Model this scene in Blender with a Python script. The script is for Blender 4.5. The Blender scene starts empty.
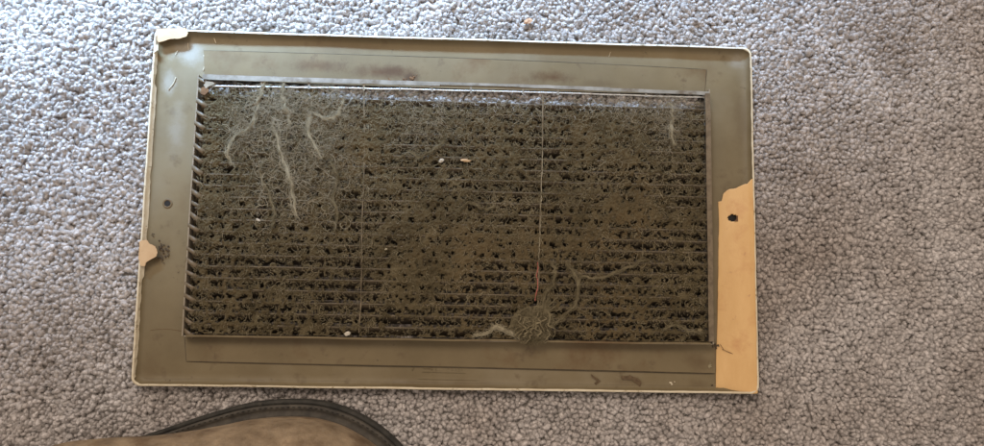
import bpy, bmesh, math, random
import numpy as np
from mathutils import Vector, Euler
random.seed(7); rng = np.random.default_rng(11)
S = bpy.context.scene; COL = S.collection
MM = 0.001
# ------------------------------------------------------------------ camera
CAM = np.array([0.00626745, -0.09960974, 0.76331588]); ROT = (0.11414055, -0.04344975, 0.01693441)
cd = bpy.data.cameras.new('camera'); cam = bpy.data.objects.new('camera', cd); COL.objects.link(cam)
cam.location = CAM; cam.rotation_euler = ROT
cd.sensor_width = 36; cd.lens = 18 / math.tan(math.radians(32.5)); cd.clip_start = 0.01; cd.clip_end = 50
S.camera = cam
# ------------------------------------------------------------------ world and lamps
w = bpy.data.worlds.new('World'); S.world = w; w.use_nodes = True
bg = w.node_tree.nodes['Background']; bg.inputs[0].default_value = (1.0, 0.87, 0.765, 1); bg.inputs[1].default_value = 0.62
def area(name, loc, target, sx, sy, power, color, spread=180):
    l = bpy.data.lights.new(name, 'AREA'); l.shape = 'RECTANGLE'; l.size = sx; l.size_y = sy
    l.energy = power; l.color = color; l.spread = math.radians(spread)
    o = bpy.data.objects.new(name, l); COL.objects.link(o); o.location = loc
    o.rotation_euler = (Vector(target) - Vector(loc)).to_track_quat('-Z', 'Y').to_euler(); return o
area('window_light', (-0.36, 0.98, 0.56), (-0.22, 0.44, 0), 1.15, 0.16, 19, (0.38, 0.64, 1.0), 34)
area('room_light', (-0.45, 1.1, 1.9), (0.1, 0, 0), 1.0, 0.8, 24, (1.0, 0.86, 0.73))
S.view_settings.view_transform = 'Standard'; S.view_settings.look = 'None'
S.view_settings.exposure = 0; S.view_settings.gamma = 1

# ------------------------------------------------------------------ helpers
F = 492 / math.tan(math.radians(32.5))
RM = np.array(Euler(ROT).to_matrix())
def P(px, py, z=3.0):
    """a point of the room on the level z (mm), read off the photograph once"""
    d = RM @ np.array([(px - 492) / F, (223 - py) / F, -1]); t = (z * MM - CAM[2]) / d[2]
    q = CAM + t * d; return np.array([q[0] * 1000, q[1] * 1000, z])
def vnoise(x, y, seed):
    r = np.random.default_rng(seed); L = r.random((64, 64))
    x = np.asarray(x, float); y = np.asarray(y, float)
    xi = np.floor(x).astype(int); yi = np.floor(y).astype(int); fx = x - xi; fy = y - yi
    fx = fx * fx * (3 - 2 * fx); fy = fy * fy * (3 - 2 * fy)
    a = L[xi % 64, yi % 64]; b = L[(xi + 1) % 64, yi % 64]; c = L[xi % 64, (yi + 1) % 64]; d = L[(xi + 1) % 64, (yi + 1) % 64]
    return (a * (1 - fx) + b * fx) * (1 - fy) + (c * (1 - fx) + d * fx) * fy
def mesh_np(name, V, Fq, smooth=True):
    """V (n,3) in mm, Fq (m,k) equal sided faces"""
    V = np.asarray(V, np.float32) * MM; Fq = np.asarray(Fq, np.int32); m, k = Fq.shape
    me = bpy.data.meshes.new(name); me.vertices.add(len(V)); me.vertices.foreach_set('co', V.ravel())
    me.loops.add(m * k); me.loops.foreach_set('vertex_index', Fq.ravel())
    me.polygons.add(m); me.polygons.foreach_set('loop_start', np.arange(m, dtype=np.int32) * k)
    me.polygons.foreach_set('loop_total', np.full(m, k, np.int32))
    if smooth: me.polygons.foreach_set('use_smooth', np.ones(m, bool))
    me.update(calc_edges=True); me.validate(); return me
def link(name, me, mat, parent=None, label=None, cat=None, group=None, kind=None):
    o = bpy.data.objects.new(name, me); COL.objects.link(o)
    if mat and me is not None and not me.materials: me.materials.append(mat)
    if parent: o.parent = parent
    for k, v in (('label', label), ('category', cat), ('group', group), ('kind', kind)):
        if v: o[k] = v
    return o
def box_me(name, x0, x1, y0, y1, z0, z1, bev=0.0, segs=1, wob=0.0):
    """a box in mm, cut along x so that it can bend a little"""
    bm = bmesh.new(); bmesh.ops.create_cube(bm, size=1)
    for v in bm.verts:
        v.co = Vector(((x0 + x1) / 2 + v.co.x * (x1 - x0), (y0 + y1) / 2 + v.co.y * (y1 - y0), (z0 + z1) / 2 + v.co.z * (z1 - z0)))
    ax = 0 if abs(x1 - x0) > abs(y1 - y0) else 1
    if segs > 1:
        es = [e for e in bm.edges if abs((e.verts[0].co - e.verts[1].co)[ax]) > 1e-6]
        bmesh.ops.subdivide_edges(bm, edges=es, cuts=segs - 1)
    if bev: bmesh.ops.bevel(bm, geom=[e for e in bm.edges if len(e.link_faces) == 2 and e.calc_face_angle(0) > 0.5], offset=bev, segments=2, affect='EDGES')
    if wob:
        sd = random.randint(1, 9999)
        for v in bm.verts:
            t = v.co[ax] / 45.0
            v.co[1 - ax] += wob * (float(vnoise(t + 9, 0.5, sd)) - 0.5) * 2; v.co.z += wob * (float(vnoise(t + 9, 3.5, sd)) - 0.5)
    for v in bm.verts: v.co *= MM
    me = bpy.data.meshes.new(name); bm.to_mesh(me); bm.free(); return me
def poly_me(name, pts, z0, th, zf=None):
    """a thin solid with an irregular outline; pts are (x, y) in mm"""
    bm = bmesh.new(); zf = zf or (lambda x, y: z0)
    vs = [bm.verts.new((x * MM, y * MM, (zf(x, y) + th) * MM)) for x, y in pts]
    f = bm.faces.new(vs); bm.normal_update()
    if f.normal.z < 0: f.normal_flip()
    r = bmesh.ops.extrude_face_region(bm, geom=[f])
    for v in r['geom']:
        if isinstance(v, bmesh.types.BMVert): v.co.z -= th * MM
    bmesh.ops.recalc_face_normals(bm, faces=bm.faces)
    bmesh.ops.triangulate(bm, faces=[q for q in bm.faces if len(q.verts) > 4])
    me = bpy.data.meshes.new(name); bm.to_mesh(me); bm.free(); return me
def blob_pts(cx, cy, rx, ry, n=16, rough=0.35, ang=0.0):
    out = []; sd = random.randint(1, 9999); ca, sa = math.cos(ang), math.sin(ang)
    for i in range(n):
        a = 2 * math.pi * i / n
        k = 1 + rough * (random.random() - 0.5) * 2
        x, y = rx * k * math.cos(a), ry * k * math.sin(a); out.append((cx + x * ca - y * sa, cy + x * sa + y * ca))
    return out
def tubes(paths, rad, sides=3):
    """paths (N,K,3) mm, rad (N,) or (N,K): returns V, F of many thin tubes"""
    N, K, _ = paths.shape; rad = np.broadcast_to(np.asarray(rad, float).reshape(N, -1), (N, K))
    T = np.gradient(paths, axis=1); T /= np.linalg.norm(T, axis=2, keepdims=True) + 1e-9
    U = np.cross(T, np.array([0.13, 0.21, 0.97])); U /= np.linalg.norm(U, axis=2, keepdims=True) + 1e-9
    B = np.cross(T, U); a = np.arange(sides) * 2 * np.pi / sides
    taper = np.ones(K); taper[0] = taper[-1] = 0.35
    R_ = (rad * taper)[:, :, None, None]
    V = paths[:, :, None, :] + R_ * (np.cos(a)[None, None, :, None] * U[:, :, None, :] + np.sin(a)[None, None, :, None] * B[:, :, None, :])
    idx = np.arange(N * K * sides).reshape(N, K, sides)
    A = idx[:, :-1, :]; Bq = idx[:, 1:, :]
    Fq = np.stack([A, np.roll(A, -1, 2), np.roll(Bq, -1, 2), Bq], -1).reshape(-1, 4)
    return V.reshape(-1, 3), Fq
def spline(pts, n):
    pts = np.asarray(pts, float); m = len(pts)
    if m == 2: t = np.linspace(0, 1, n)[:, None]; return pts[0] * (1 - t) + pts[1] * t
    q = np.vstack([2 * pts[0] - pts[1], pts, 2 * pts[-1] - pts[-2]]); out = []
    for s in np.linspace(0, m - 1 - 1e-6, n):
        i = int(s); t = s - i; a, b, c, d = q[i:i + 4]
        out.append(0.5 * (2 * b + (c - a) * t + (2 * a - 5 * b + 4 * c - d) * t * t + (3 * b - a - 3 * c + d) * t ** 3))
    return np.array(out)
def join_np(parts):
    V = []; Fq = []; o = 0
    for v, f in parts: V.append(v); Fq.append(np.asarray(f) + o); o += len(v)
    return np.vstack(V), np.vstack(Fq)

# ------------------------------------------------------------------ materials
def mat(name, c0, c1, scale=40, rough=0.8, metal=0.0, bump=0.0, bscale=600, detail=4, spec=0.5, extra=None, sheen=0, obj_rand=0.0, stretch=None, rvar=0.0, tone=None, spots=()):
    m = bpy.data.materials.new(name); m.use_nodes = True; nt = m.node_tree; n = nt.nodes; L = nt.links; b = n['Principled BSDF']
    tc = n.new('ShaderNodeTexCoord'); mp = n.new('ShaderNodeMapping'); L.new(tc.outputs['Object'], mp.inputs[0])
    if stretch: mp.inputs['Scale'].default_value = stretch
    nz = n.new('ShaderNodeTexNoise'); nz.inputs['Scale'].default_value = scale; nz.inputs['Detail'].default_value = detail; nz.inputs['Roughness'].default_value = 0.62
    L.new(mp.outputs[0], nz.inputs[0])
    rp = n.new('ShaderNodeValToRGB'); rp.color_ramp.elements[0].position = 0.32; rp.color_ramp.elements[1].position = 0.68
    rp.color_ramp.elements[0].color = (*c0, 1); rp.color_ramp.elements[1].color = (*c1, 1); L.new(nz.outputs[0], rp.inputs[0])
    out = rp.outputs[0]
    if extra:   # (scale, lo, hi, colour): blotches of wear
        for (sc, lo, hi, colr) in extra:
            z = n.new('ShaderNodeTexNoise'); z.inputs['Scale'].default_value = sc; z.inputs['Detail'].default_value = 6; z.inputs['Roughness'].default_value = 0.65
            L.new(tc.outputs['Object'], z.inputs[0]); r = n.new('ShaderNodeMapRange'); r.inputs[1].default_value = lo; r.inputs[2].default_value = hi
            L.new(z.outputs[0], r.inputs[0]); mx = n.new('ShaderNodeMix'); mx.data_type = 'RGBA'; L.new(r.outputs[0], mx.inputs[0])
            L.new(out, mx.inputs[6]); mx.inputs[7].default_value = (*colr, 1); out = mx.outputs[2]
    for (sx, sy, rx, ry, k_, colr) in spots:      # stains, scuffs and painted window sheen that stay where they are on the metal
        q_ = P(sx, sy, 4) * MM; sb = n.new('ShaderNodeVectorMath'); sb.operation = 'SUBTRACT'; sb.inputs[1].default_value = (q_[0], q_[1], 0); L.new(tc.outputs['Object'], sb.inputs[0])
        ml = n.new('ShaderNodeVectorMath'); ml.operation = 'MULTIPLY'; ml.inputs[1].default_value = (1000 / rx, 1000 / ry, 0); L.new(sb.outputs[0], ml.inputs[0])
        ln = n.new('ShaderNodeVectorMath'); ln.operation = 'LENGTH'; L.new(ml.outputs[0], ln.inputs[0])
        z = n.new('ShaderNodeTexNoise'); z.inputs['Scale'].default_value = 70; z.inputs['Detail'].default_value = 6; z.inputs['Roughness'].default_value = .7; L.new(tc.outputs['Object'], z.inputs[0])
        ad = n.new('ShaderNodeMath'); ad.operation = 'MULTIPLY_ADD'; L.new(z.outputs[0], ad.inputs[0]); ad.inputs[1].default_value = 1.5; L.new(ln.outputs['Value'], ad.inputs[2])
        r = n.new('ShaderNodeMapRange'); r.interpolation_type = 'SMOOTHSTEP'; r.inputs[1].default_value = .75; r.inputs[2].default_value = 1.75; r.inputs[3].default_value = k_; r.inputs[4].default_value = 0; L.new(ad.outputs[0], r.inputs[0])
        mx = n.new('ShaderNodeMix'); mx.data_type = 'RGBA'; L.new(r.outputs[0], mx.inputs[0]); L.new(out, mx.inputs[6]); mx.inputs[7].default_value = (*colr, 1); out = mx.outputs[2]
    if obj_rand:
        oi = n.new('ShaderNodeObjectInfo'); hs = n.new('ShaderNodeHueSaturation'); mr = n.new('ShaderNodeMapRange')
        mr.inputs[3].default_value = 1 - obj_rand; mr.inputs[4].default_value = 1 + obj_rand
        L.new(oi.outputs['Random'], mr.inputs[0]); L.new(mr.outputs[0], hs.inputs['Value']); L.new(out, hs.inputs['Color']); out = hs.outputs[0]
    if tone:
        ge = n.new('ShaderNodeNewGeometry'); z = n.new('ShaderNodeTexNoise'); z.inputs['Scale'].default_value = tone[0]; z.inputs['Detail'].default_value = 5; z.inputs['Roughness'].default_value = .6
        L.new(ge.outputs['Position'], z.inputs[0]); r = n.new('ShaderNodeMapRange'); r.inputs[1].default_value = .38; r.inputs[2].default_value = .66; r.inputs[3].default_value = 0; r.inputs[4].default_value = 1
        L.new(z.outputs[0], r.inputs[0]); mx = n.new('ShaderNodeMix'); mx.data_type = 'RGBA'; mx.blend_type = 'MULTIPLY'; mx.inputs[7].default_value = (*tone[1], 1)
        L.new(r.outputs[0], mx.inputs[0]); L.new(out, mx.inputs[6]); out = mx.outputs[2]
    if rvar:
        z = n.new('ShaderNodeTexNoise'); z.inputs['Scale'].default_value = 25; z.inputs['Detail'].default_value = 7; z.inputs['Roughness'].default_value = .7; L.new(tc.outputs['Object'], z.inputs[0])
        r = n.new('ShaderNodeMapRange'); r.inputs[1].default_value = .35; r.inputs[2].default_value = .65; r.inputs[3].default_value = rough - rvar; r.inputs[4].default_value = rough + rvar
        L.new(z.outputs[0], r.inputs[0]); L.new(r.outputs[0], b.inputs['Roughness'])
    L.new(out, b.inputs['Base Color']); b.inputs['Roughness'].default_value = rough; b.inputs['Metallic'].default_value = metal
    b.inputs['Specular IOR Level'].default_value = spec
    if sheen: b.inputs['Sheen Weight'].default_value = sheen
    if bump:
        z = n.new('ShaderNodeTexNoise'); z.inputs['Scale'].default_value = bscale; z.inputs['Detail'].default_value = 3; L.new(mp.outputs[0], z.inputs[0])
        bp = n.new('ShaderNodeBump'); bp.inputs['Strength'].default_value = bump; bp.inputs['Distance'].default_value = 0.0006
        L.new(z.outputs[0], bp.inputs['Height']); L.new(bp.outputs[0], b.inputs['Normal'])
    return m
M_carpet_base = mat('carpet_backing', (0.13, 0.115, 0.10), (0.18, 0.16, 0.14), 200, 1, bump=.5)
M_tuft = mat('carpet_yarn', (0.50, 0.46, 0.435), (0.73, 0.685, 0.655), 350, 1.0, spec=0.05, bump=0.9, bscale=1500, obj_rand=0.14, tone=(4.6, (0.72, 0.67, 0.625)))  # tone: broad soiling noise, deepened in colour for bands where window light ends
M_flange = mat('drab_primer', spots=[(190, 52, 22, 20, .8, (0.30, 0.28, 0.235)), (168, 82, 10, 22, .6, (0.30, 0.28, 0.235)), (176, 130, 12, 40, .35, (0.30, 0.28, 0.235)), (738, 62, 14, 12, .5, (0.30, 0.28, 0.235)), (160, 252, 14, 17, .8, (0.105, 0.068, 0.032)), (742, 120, 14, 50, .45, (0.105, 0.068, 0.032)), (560, 60, 60, 8, .4, (0.105, 0.068, 0.032)), (340, 48, 60, 9, .35, (0.105, 0.068, 0.032)), (630, 382, 22, 6, .6, (0.105, 0.068, 0.032)), (150, 370, 14, 30, .4, (0.105, 0.068, 0.032)), (440, 384, 90, 5, .3, (0.105, 0.068, 0.032)), (700, 384, 16, 6, .5, (0.105, 0.068, 0.032))], c0=(0.142, 0.106, 0.055), c1=(0.200, 0.154, 0.084), scale=9, rough=0.50, spec=0.28, rvar=.10, detail=8, bump=0.12, bscale=260,  # pale spots at upper left: window reflection put into the colour
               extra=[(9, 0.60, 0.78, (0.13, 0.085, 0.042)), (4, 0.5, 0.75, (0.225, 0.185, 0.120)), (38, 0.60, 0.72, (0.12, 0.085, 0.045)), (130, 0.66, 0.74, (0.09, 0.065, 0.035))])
M_plate = mat('drab_plate', spots=[(385, 72, 52, 10, .95, (0.075, 0.036, 0.013)), (318, 66, 40, 9, .7, (0.075, 0.036, 0.013)), (412, 78, 12, 7, .9, (0.06, 0.03, 0.012)), (552, 77, 34, 9, .9, (0.075, 0.036, 0.013)), (600, 84, 30, 6, .5, (0.105, 0.068, 0.032)), (240, 58, 30, 8, .4, (0.105, 0.068, 0.032)), (300, 341, 110, 5, .45, (0.105, 0.068, 0.032)), (620, 347, 90, 6, .5, (0.105, 0.068, 0.032)), (700, 362, 20, 12, .7, (0.105, 0.068, 0.032))], c0=(0.134, 0.099, 0.050), c1=(0.190, 0.144, 0.078), scale=10, rough=0.48, spec=0.28, rvar=.10, detail=8, bump=0.12, bscale=260,
              extra=[(9, 0.52, 0.66, (0.115, 0.066, 0.028)), (45, 0.60, 0.72, (0.11, 0.075, 0.04)), (130, 0.66, 0.74, (0.09, 0.065, 0.035))])
M_cream = mat('cream_paint', (0.60, 0.50, 0.34), (0.72, 0.64, 0.48), 90, 0.55, bump=.4, bscale=500, extra=[(160, 0.58, 0.68, (0.30, 0.23, 0.13))])
M_cream_top = mat('white_chipped_paint', (0.70, 0.67, 0.58), (0.80, 0.78, 0.72), 90, 0.5, bump=.4, bscale=500, extra=[(140, 0.56, 0.64, (0.30, 0.25, 0.17))])
M_peach = mat('peach_paint', (0.60, 0.355, 0.135), (0.69, 0.435, 0.185), 16, 0.45, bump=.3, bscale=400, rvar=.1, detail=8, extra=[(30, 0.55, 0.8, (0.50, 0.24, 0.09)), (120, 0.64, 0.74, (0.45, 0.25, 0.12))], stretch=(3, 1, 1))
M_peachpale = mat('pale_peach_paint', (0.46, 0.29, 0.145), (0.55, 0.37, 0.20), 60, 0.6, bump=.4)
M_slat = mat('dusty_slat', (0.045, 0.031, 0.017), (0.10, 0.072, 0.040), 90, 0.8, bump=.5, bscale=900)
M_slat_edge = mat('slat_edge', (0.075, 0.056, 0.032), (0.17, 0.132, 0.082), 50, 0.7)
M_web = mat('web_fibre', (0.25, 0.205, 0.135), (0.42, 0.36, 0.255), 90, 1.0, spec=0.05)
M_fuzz = mat('lit_fuzz', (0.42, 0.40, 0.36), (0.60, 0.575, 0.53), 120, 1.0, spec=0.05)
M_metal = mat('bare_steel', (0.17, 0.155, 0.125), (0.31, 0.29, 0.25), 60, 0.6, metal=0.1, bump=.2, extra=[(35, 0.52, 0.64, (0.13, 0.10, 0.065))])
M_edge = mat('bright_edge', (0.62, 0.62, 0.60), (0.78, 0.78, 0.77), 60, 0.35, metal=0.3, extra=[(70, 0.60, 0.68, (0.35, 0.28, 0.19))])
M_tan = mat('tan_collar', (0.20, 0.158, 0.105), (0.34, 0.285, 0.21), 60, 0.6, bump=.4, extra=[(60, 0.55, 0.68, (0.18, 0.14, 0.09))])
M_tab = mat('brass_tab', (0.10, 0.070, 0.038), (0.20, 0.148, 0.09), 150, 0.5, bump=.4, extra=[(150, 0.56, 0.7, (0.12, 0.09, 0.05))])
M_lint = mat('lint_felt', (0.052, 0.040, 0.022), (0.132, 0.104, 0.058), 60, 1.0, spec=0.05, bump=1.0, bscale=1400, extra=[(240, .52, .68, (0.075, 0.053, 0.027)), (9, 0.5, 0.72, (0.125, 0.088, 0.045))])
M_fibre = mat('lint_fibre', (0.12, 0.096, 0.056), (0.31, 0.255, 0.162), 45, 1.0, spec=0.05)
M_pale = mat('pale_lint', (0.32, 0.275, 0.18), (0.48, 0.42, 0.295), 90, 1.0, spec=0.05)
M_fibre2 = mat('dusty_wire', (0.12, 0.090, 0.052), (0.24, 0.185, 0.115), 90, .8)
M_clump = mat('olive_lint', (0.13, 0.104, 0.060), (0.27, 0.225, 0.140), 90, 1.0, spec=0.05)
M_dirt = mat('dark_dirt', (0.045, 0.030, 0.017), (0.10, 0.066, 0.036), 300, 0.95, bump=.8)
M_rust = mat('rust_flake', (0.12, 0.060, 0.026), (0.20, 0.105, 0.045), 300, 0.9, bump=.8)
M_stain2 = mat('brown_smear', (0.075, 0.045, 0.02), (0.13, 0.085, 0.042), 300, 0.8, bump=.6)
M_hole = mat('hole_shadow', (0.012, 0.010, 0.008), (0.02, 0.016, 0.012), 300, 0.9)  # flat discs of this colour stand for the shade inside the screw holes
M_white = mat('white_crumb', (0.45, 0.40, 0.32), (0.60, 0.55, 0.46), 200, 0.8)
M_red = mat('red_thread', (0.38, 0.09, 0.07), (0.50, 0.16, 0.13), 300, 1)
M_rubber = mat('boot_rubber', (0.022, 0.021, 0.018), (0.055, 0.050, 0.042), 90, 0.8, bump=.9, spec=.3, bscale=700, extra=[(60, 0.6, 0.75, (0.13, 0.115, 0.09))])
M_welt = mat('boot_welt', (0.035, 0.030, 0.024), (0.085, 0.072, 0.055), 90, 0.8, bump=.5)
M_leather = mat('tan_leather', (0.13, 0.085, 0.047), (0.36, 0.265, 0.165), 42, 0.8, bump=1.0, bscale=520, rvar=.12, detail=6, extra=[(26, 0.55, 0.72, (0.13, 0.075, 0.035))])
M_leaf = mat('dry_crumb', (0.40, 0.22, 0.12), (0.52, 0.32, 0.2), 200, 0.9)

# ------------------------------------------------------------------ carpet
me = mesh_np('carpet', [(-900, -700, -6), (900, -700, -6), (900, 700, -6), (-900, 700, -6)], [(0, 1, 2, 3)], False)
link('carpet', me, M_carpet_base, kind='structure', label='grey beige cut pile carpet under the grille')
variants = bpy.data.collections.new('tuft_shapes')
for k in range(7):
    bm = bmesh.new(); bmesh.ops.create_icosphere(bm, subdivisions=3, radius=1)
    n1, n2 = random.random() * 50, random.random() * 50; tw = random.choice((-1, 1)) * random.uniform(1.2, 2.0); bend = random.uniform(.2, .7)
    for v in bm.verts:
        p = v.co.copy(); a = math.atan2(p.y, p.x); r = math.hypot(p.x, p.y)
        g = 1 + 0.13 * math.cos(2 * (a + tw * p.z * 1.4)) + 0.16 * (float(vnoise(p.x * 2.2 + n1, p.y * 2.2 + p.z * 2.0 + n2, k)) - .5) * 2 + 0.10 * (float(vnoise(p.x * 6 + n1, p.y * 6 + p.z * 5, k + 30)) - .5) * 2
        x = p.x * g; y = p.y * g * 0.82; z = p.z
        z = z * (1.0 if z > 0 else 1.0)
        v.co = Vector((x * 2.5 + bend * z * z * 1.3, y * 2.5, z * 4.3)) * MM
    vc = np.array([v.co[:] for v in bm.verts]) * 1000; fc = np.array([[v.index for v in f.verts] for f in bm.faces]); bm.free()
    hr = np.random.default_rng(k + 500); m = 80; top_ = vc[vc[:, 2] > -1.0]; b = top_[hr.integers(0, len(top_), m)]
    d = b * [1, 1, .35] + hr.normal(0, 1.0, (m, 3)); d /= np.linalg.norm(d, axis=1, keepdims=True); tt = np.linspace(-.25, 1, 4)[None, :, None]; Lh = (.6 + 1.1 * hr.random(m))[:, None, None]
    hp = b[:, None] + d[:, None] * tt * Lh + np.cross(d, hr.normal(0, 1, (m, 3)))[:, None] * tt ** 2 * .45
    hv, hf = tubes(hp, np.full(m, .11), 3); hf3 = np.vstack([hf[:, [0, 1, 2]], hf[:, [0, 2, 3]]])
    mt = mesh_np('tuft', *join_np([(vc, fc), (hv, hf3)])); mt.materials.append(M_tuft)
    for p in mt.polygons: p.use_smooth = True
    o = bpy.data.objects.new('tuft', mt); variants.objects.link(o)
sp = 4.3
gx, gy = np.meshgrid(np.arange(-660, 660, sp), np.arange(-400, 400, sp * 0.90))
gx = gx + (np.arange(gx.shape[0]) % 2)[:, None] * sp / 2
gx = gx + rng.normal(0, 0.85, gx.shape); gy = gy + rng.normal(0, 0.85, gy.shape)
x, y = gx.ravel(), gy.ravel()
under = (np.abs(x) < 296) & (np.abs(y) < 169)
inside = (np.abs(x + 0) < 250) & (np.abs(y) < 126)
keep = ~under | inside; x, y, inside = x[keep], y[keep], inside[keep]
near = (np.abs(x) < 306) & (np.abs(y) < 179) & ~inside
z = -5.4 + 1.9 * (vnoise(x / 30 + 40, y / 30 + 40, 5) - .5) + rng.normal(0, 0.8, len(x)) - 2.6 * near - 1.5 * inside * (y < 100)
la = vnoise(x / 60 + 40, y / 38 + 40, 6) * 10.0 + rng.normal(0, 0.8, len(x)); lt = 0.25 + 0.65 * vnoise(x / 26 + 40, y / 26 + 40, 8) + rng.normal(0, .16, len(x))
me = bpy.data.meshes.new('pile_points'); me.vertices.add(len(x)); me.vertices.foreach_set('co', (np.stack([x, y, z], 1) * MM).astype(np.float32).ravel())
rot = np.stack([lt * np.cos(la), lt * np.sin(la), rng.random(len(x)) * 6.28], 1)
at = me.attributes.new('rot', 'FLOAT_VECTOR', 'POINT'); at.data.foreach_set('vector', rot.astype(np.float32).ravel())
at = me.attributes.new('scl', 'FLOAT', 'POINT'); at.data.foreach_set('value', np.clip(rng.normal(1.0, 0.15, len(x)), .6, 1.3).astype(np.float32))
at = me.attributes.new('pick', 'INT', 'POINT'); at.data.foreach_set('value', rng.integers(0, 7, len(x)).astype(np.int32))
pile = link('carpet_pile', me, None, label='short twisted grey beige tufts of the carpet', cat='carpet pile', kind='stuff')
ng = bpy.data.node_groups.new('pile', 'GeometryNodeTree')
ng.interface.new_socket('Geometry', in_out='INPUT', socket_type='NodeSocketGeometry'); ng.interface.new_socket('Geometry', in_out='OUTPUT', socket_type='NodeSocketGeometry')
N = ng.nodes; gi = N.new('NodeGroupInput'); go = N.new('NodeGroupOutput'); ip = N.new('GeometryNodeInstanceOnPoints'); ci = N.new('GeometryNodeCollectionInfo')
ci.inputs['Collection'].default_value = variants; ci.inputs['Separate Children'].default_value = True; ci.inputs['Reset Children'].default_value = True
ip.inputs['Pick Instance'].default_value = True
def attr(nm, t, sock):
    a = N.new('GeometryNodeInputNamedAttribute'); a.data_type = t; a.inputs['Name'].default_value = nm; return [s for s in a.outputs if s.name == 'Attribute' and s.enabled][0]
e2r = N.new('FunctionNodeEulerToRotation'); ng.links.new(attr('rot', 'FLOAT_VECTOR', 0), e2r.inputs[0]); ng.links.new(e2r.outputs[0], ip.inputs['Rotation'])
ng.links.new(attr('scl', 'FLOAT', 0), ip.inputs['Scale']); ng.links.new(attr('pick', 'INT', 0), ip.inputs['Instance Index'])
ng.links.new(gi.outputs[0], ip.inputs['Points']); ng.links.new(ci.outputs[0], ip.inputs['Instance']); ng.links.new(ip.outputs[0], go.inputs[0])
md = pile.modifiers.new('pile', 'NODES'); md.node_group = ng

# ------------------------------------------------------------------ the grille
G = bpy.data.objects.new('return_air_grille', None); COL.objects.link(G)
G['label'] = 'large metal return air grille lying face down on carpet, clogged with brown lint'; G['category'] = 'air vent'
W, H = 300.0, 173.5; FZ = 2.6
OX0, OX1, OY0, OY1 = -253.0, 254.5, -127.0, 127.5          # the collar round the opening
NS, NC = 110, 10
def ring(off, rad, ox0=-W, ox1=W, oy0=-H, oy1=H):
    """rounded rectangle, NS points on each side and NC on each corner"""
    x0, x1, y0, y1 = ox0 + off, ox1 - off, oy0 + off, oy1 - off; r = max(rad, 0.01); out = []
    cs = [(x1 - r, y0 + r, -90), (x1 - r, y1 - r, 0), (x0 + r, y1 - r, 90), (x0 + r, y0 + r, 180)]
    for i, (cx, cy, a0) in enumerate(cs):
        pc = cs[i - 1]; st = (pc[0] + r * math.cos(math.radians(a0)), pc[1] + r * math.sin(math.radians(a0)))
        en = (cx + r * math.cos(math.radians(a0)), cy + r * math.sin(math.radians(a0)))
        for k in range(NS): t = k / NS; out.append((st[0] * (1 - t) + en[0] * t, st[1] * (1 - t) + en[1] * t))
        for k in range(NC): a = math.radians(a0 + 90 * k / NC); out.append((cx + r * math.cos(a), cy + r * math.sin(a)))
    return np.array(out)
nR = 4 * (NS + NC)
def bridge(rings):
    V = np.vstack(rings); k = np.arange(nR); F_ = []
    for j in range(len(rings) - 1): F_.append(np.stack([j * nR + k, j * nR + (k + 1) % nR, (j + 1) * nR + (k + 1) % nR, (j + 1) * nR + k], 1))
    return V, np.vstack(F_)
kk = np.arange(nR)
wave = lambda sd, sc: vnoise(kk / sc + 3, kk * 0 + .5, sd) - .5
def R3(off, rad, z, **k):
    r = ring(off, rad, **k); return np.column_stack([r, np.broadcast_to(z, (nR,))])
# flat flange
rg = []
outer = ring(5.6, 6.0); inner = ring(0, 0.2, OX0 + 1, OX1 - 1, OY0 + 1, OY1 - 1)
for j in range(15):
    t = j / 14; r = outer * (1 - t) + inner * t
    zz = FZ + 1.0 * (vnoise(r[:, 0] / 70 + 20, r[:, 1] / 70 + 20, 77) - .5) * math.sin(math.pi * t) * 1.2 + (0.9 * (1 - t / 0.08) ** 2 if t < 0.08 else 0)
    rg.append(np.column_stack([r, zz]))
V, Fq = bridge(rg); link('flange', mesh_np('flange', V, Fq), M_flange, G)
# turned up lip, thin sheet with an inner and an outer face
zt = 9.6 + 1.1 * wave(5, 14) + 0.5 * wave(6, 3)
dx = (0.9 * wave(8, 11) + 0.5 * wave(9, 2.5))
def lipring(off, rad, z):
    r = ring(off, rad); r = r + np.column_stack([np.sign(r[:, 0]) * (np.abs(r[:, 0]) > W - 8) * dx, np.sign(r[:, 1]) * (np.abs(r[:, 1]) > H - 8) * dx * .8])
    return np.column_stack([r, np.broadcast_to(z, (nR,))])
prof = [lipring(6.0, 6, FZ + 0.5), lipring(4.2, 6.5, FZ + 1.0), lipring(2.6, 7, FZ + 2.6), lipring(1.4, 7.5, zt - 2.4), lipring(0.9, 8, zt), lipring(0.2, 8, zt + .1), lipring(-0.3, 8, zt - 2), lipring(0.6, 8, FZ), lipring(3, 7, FZ - 1.6)]
V, Fq = bridge(prof); link('lip', mesh_np('lip', V, Fq), M_flange, G)
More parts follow.
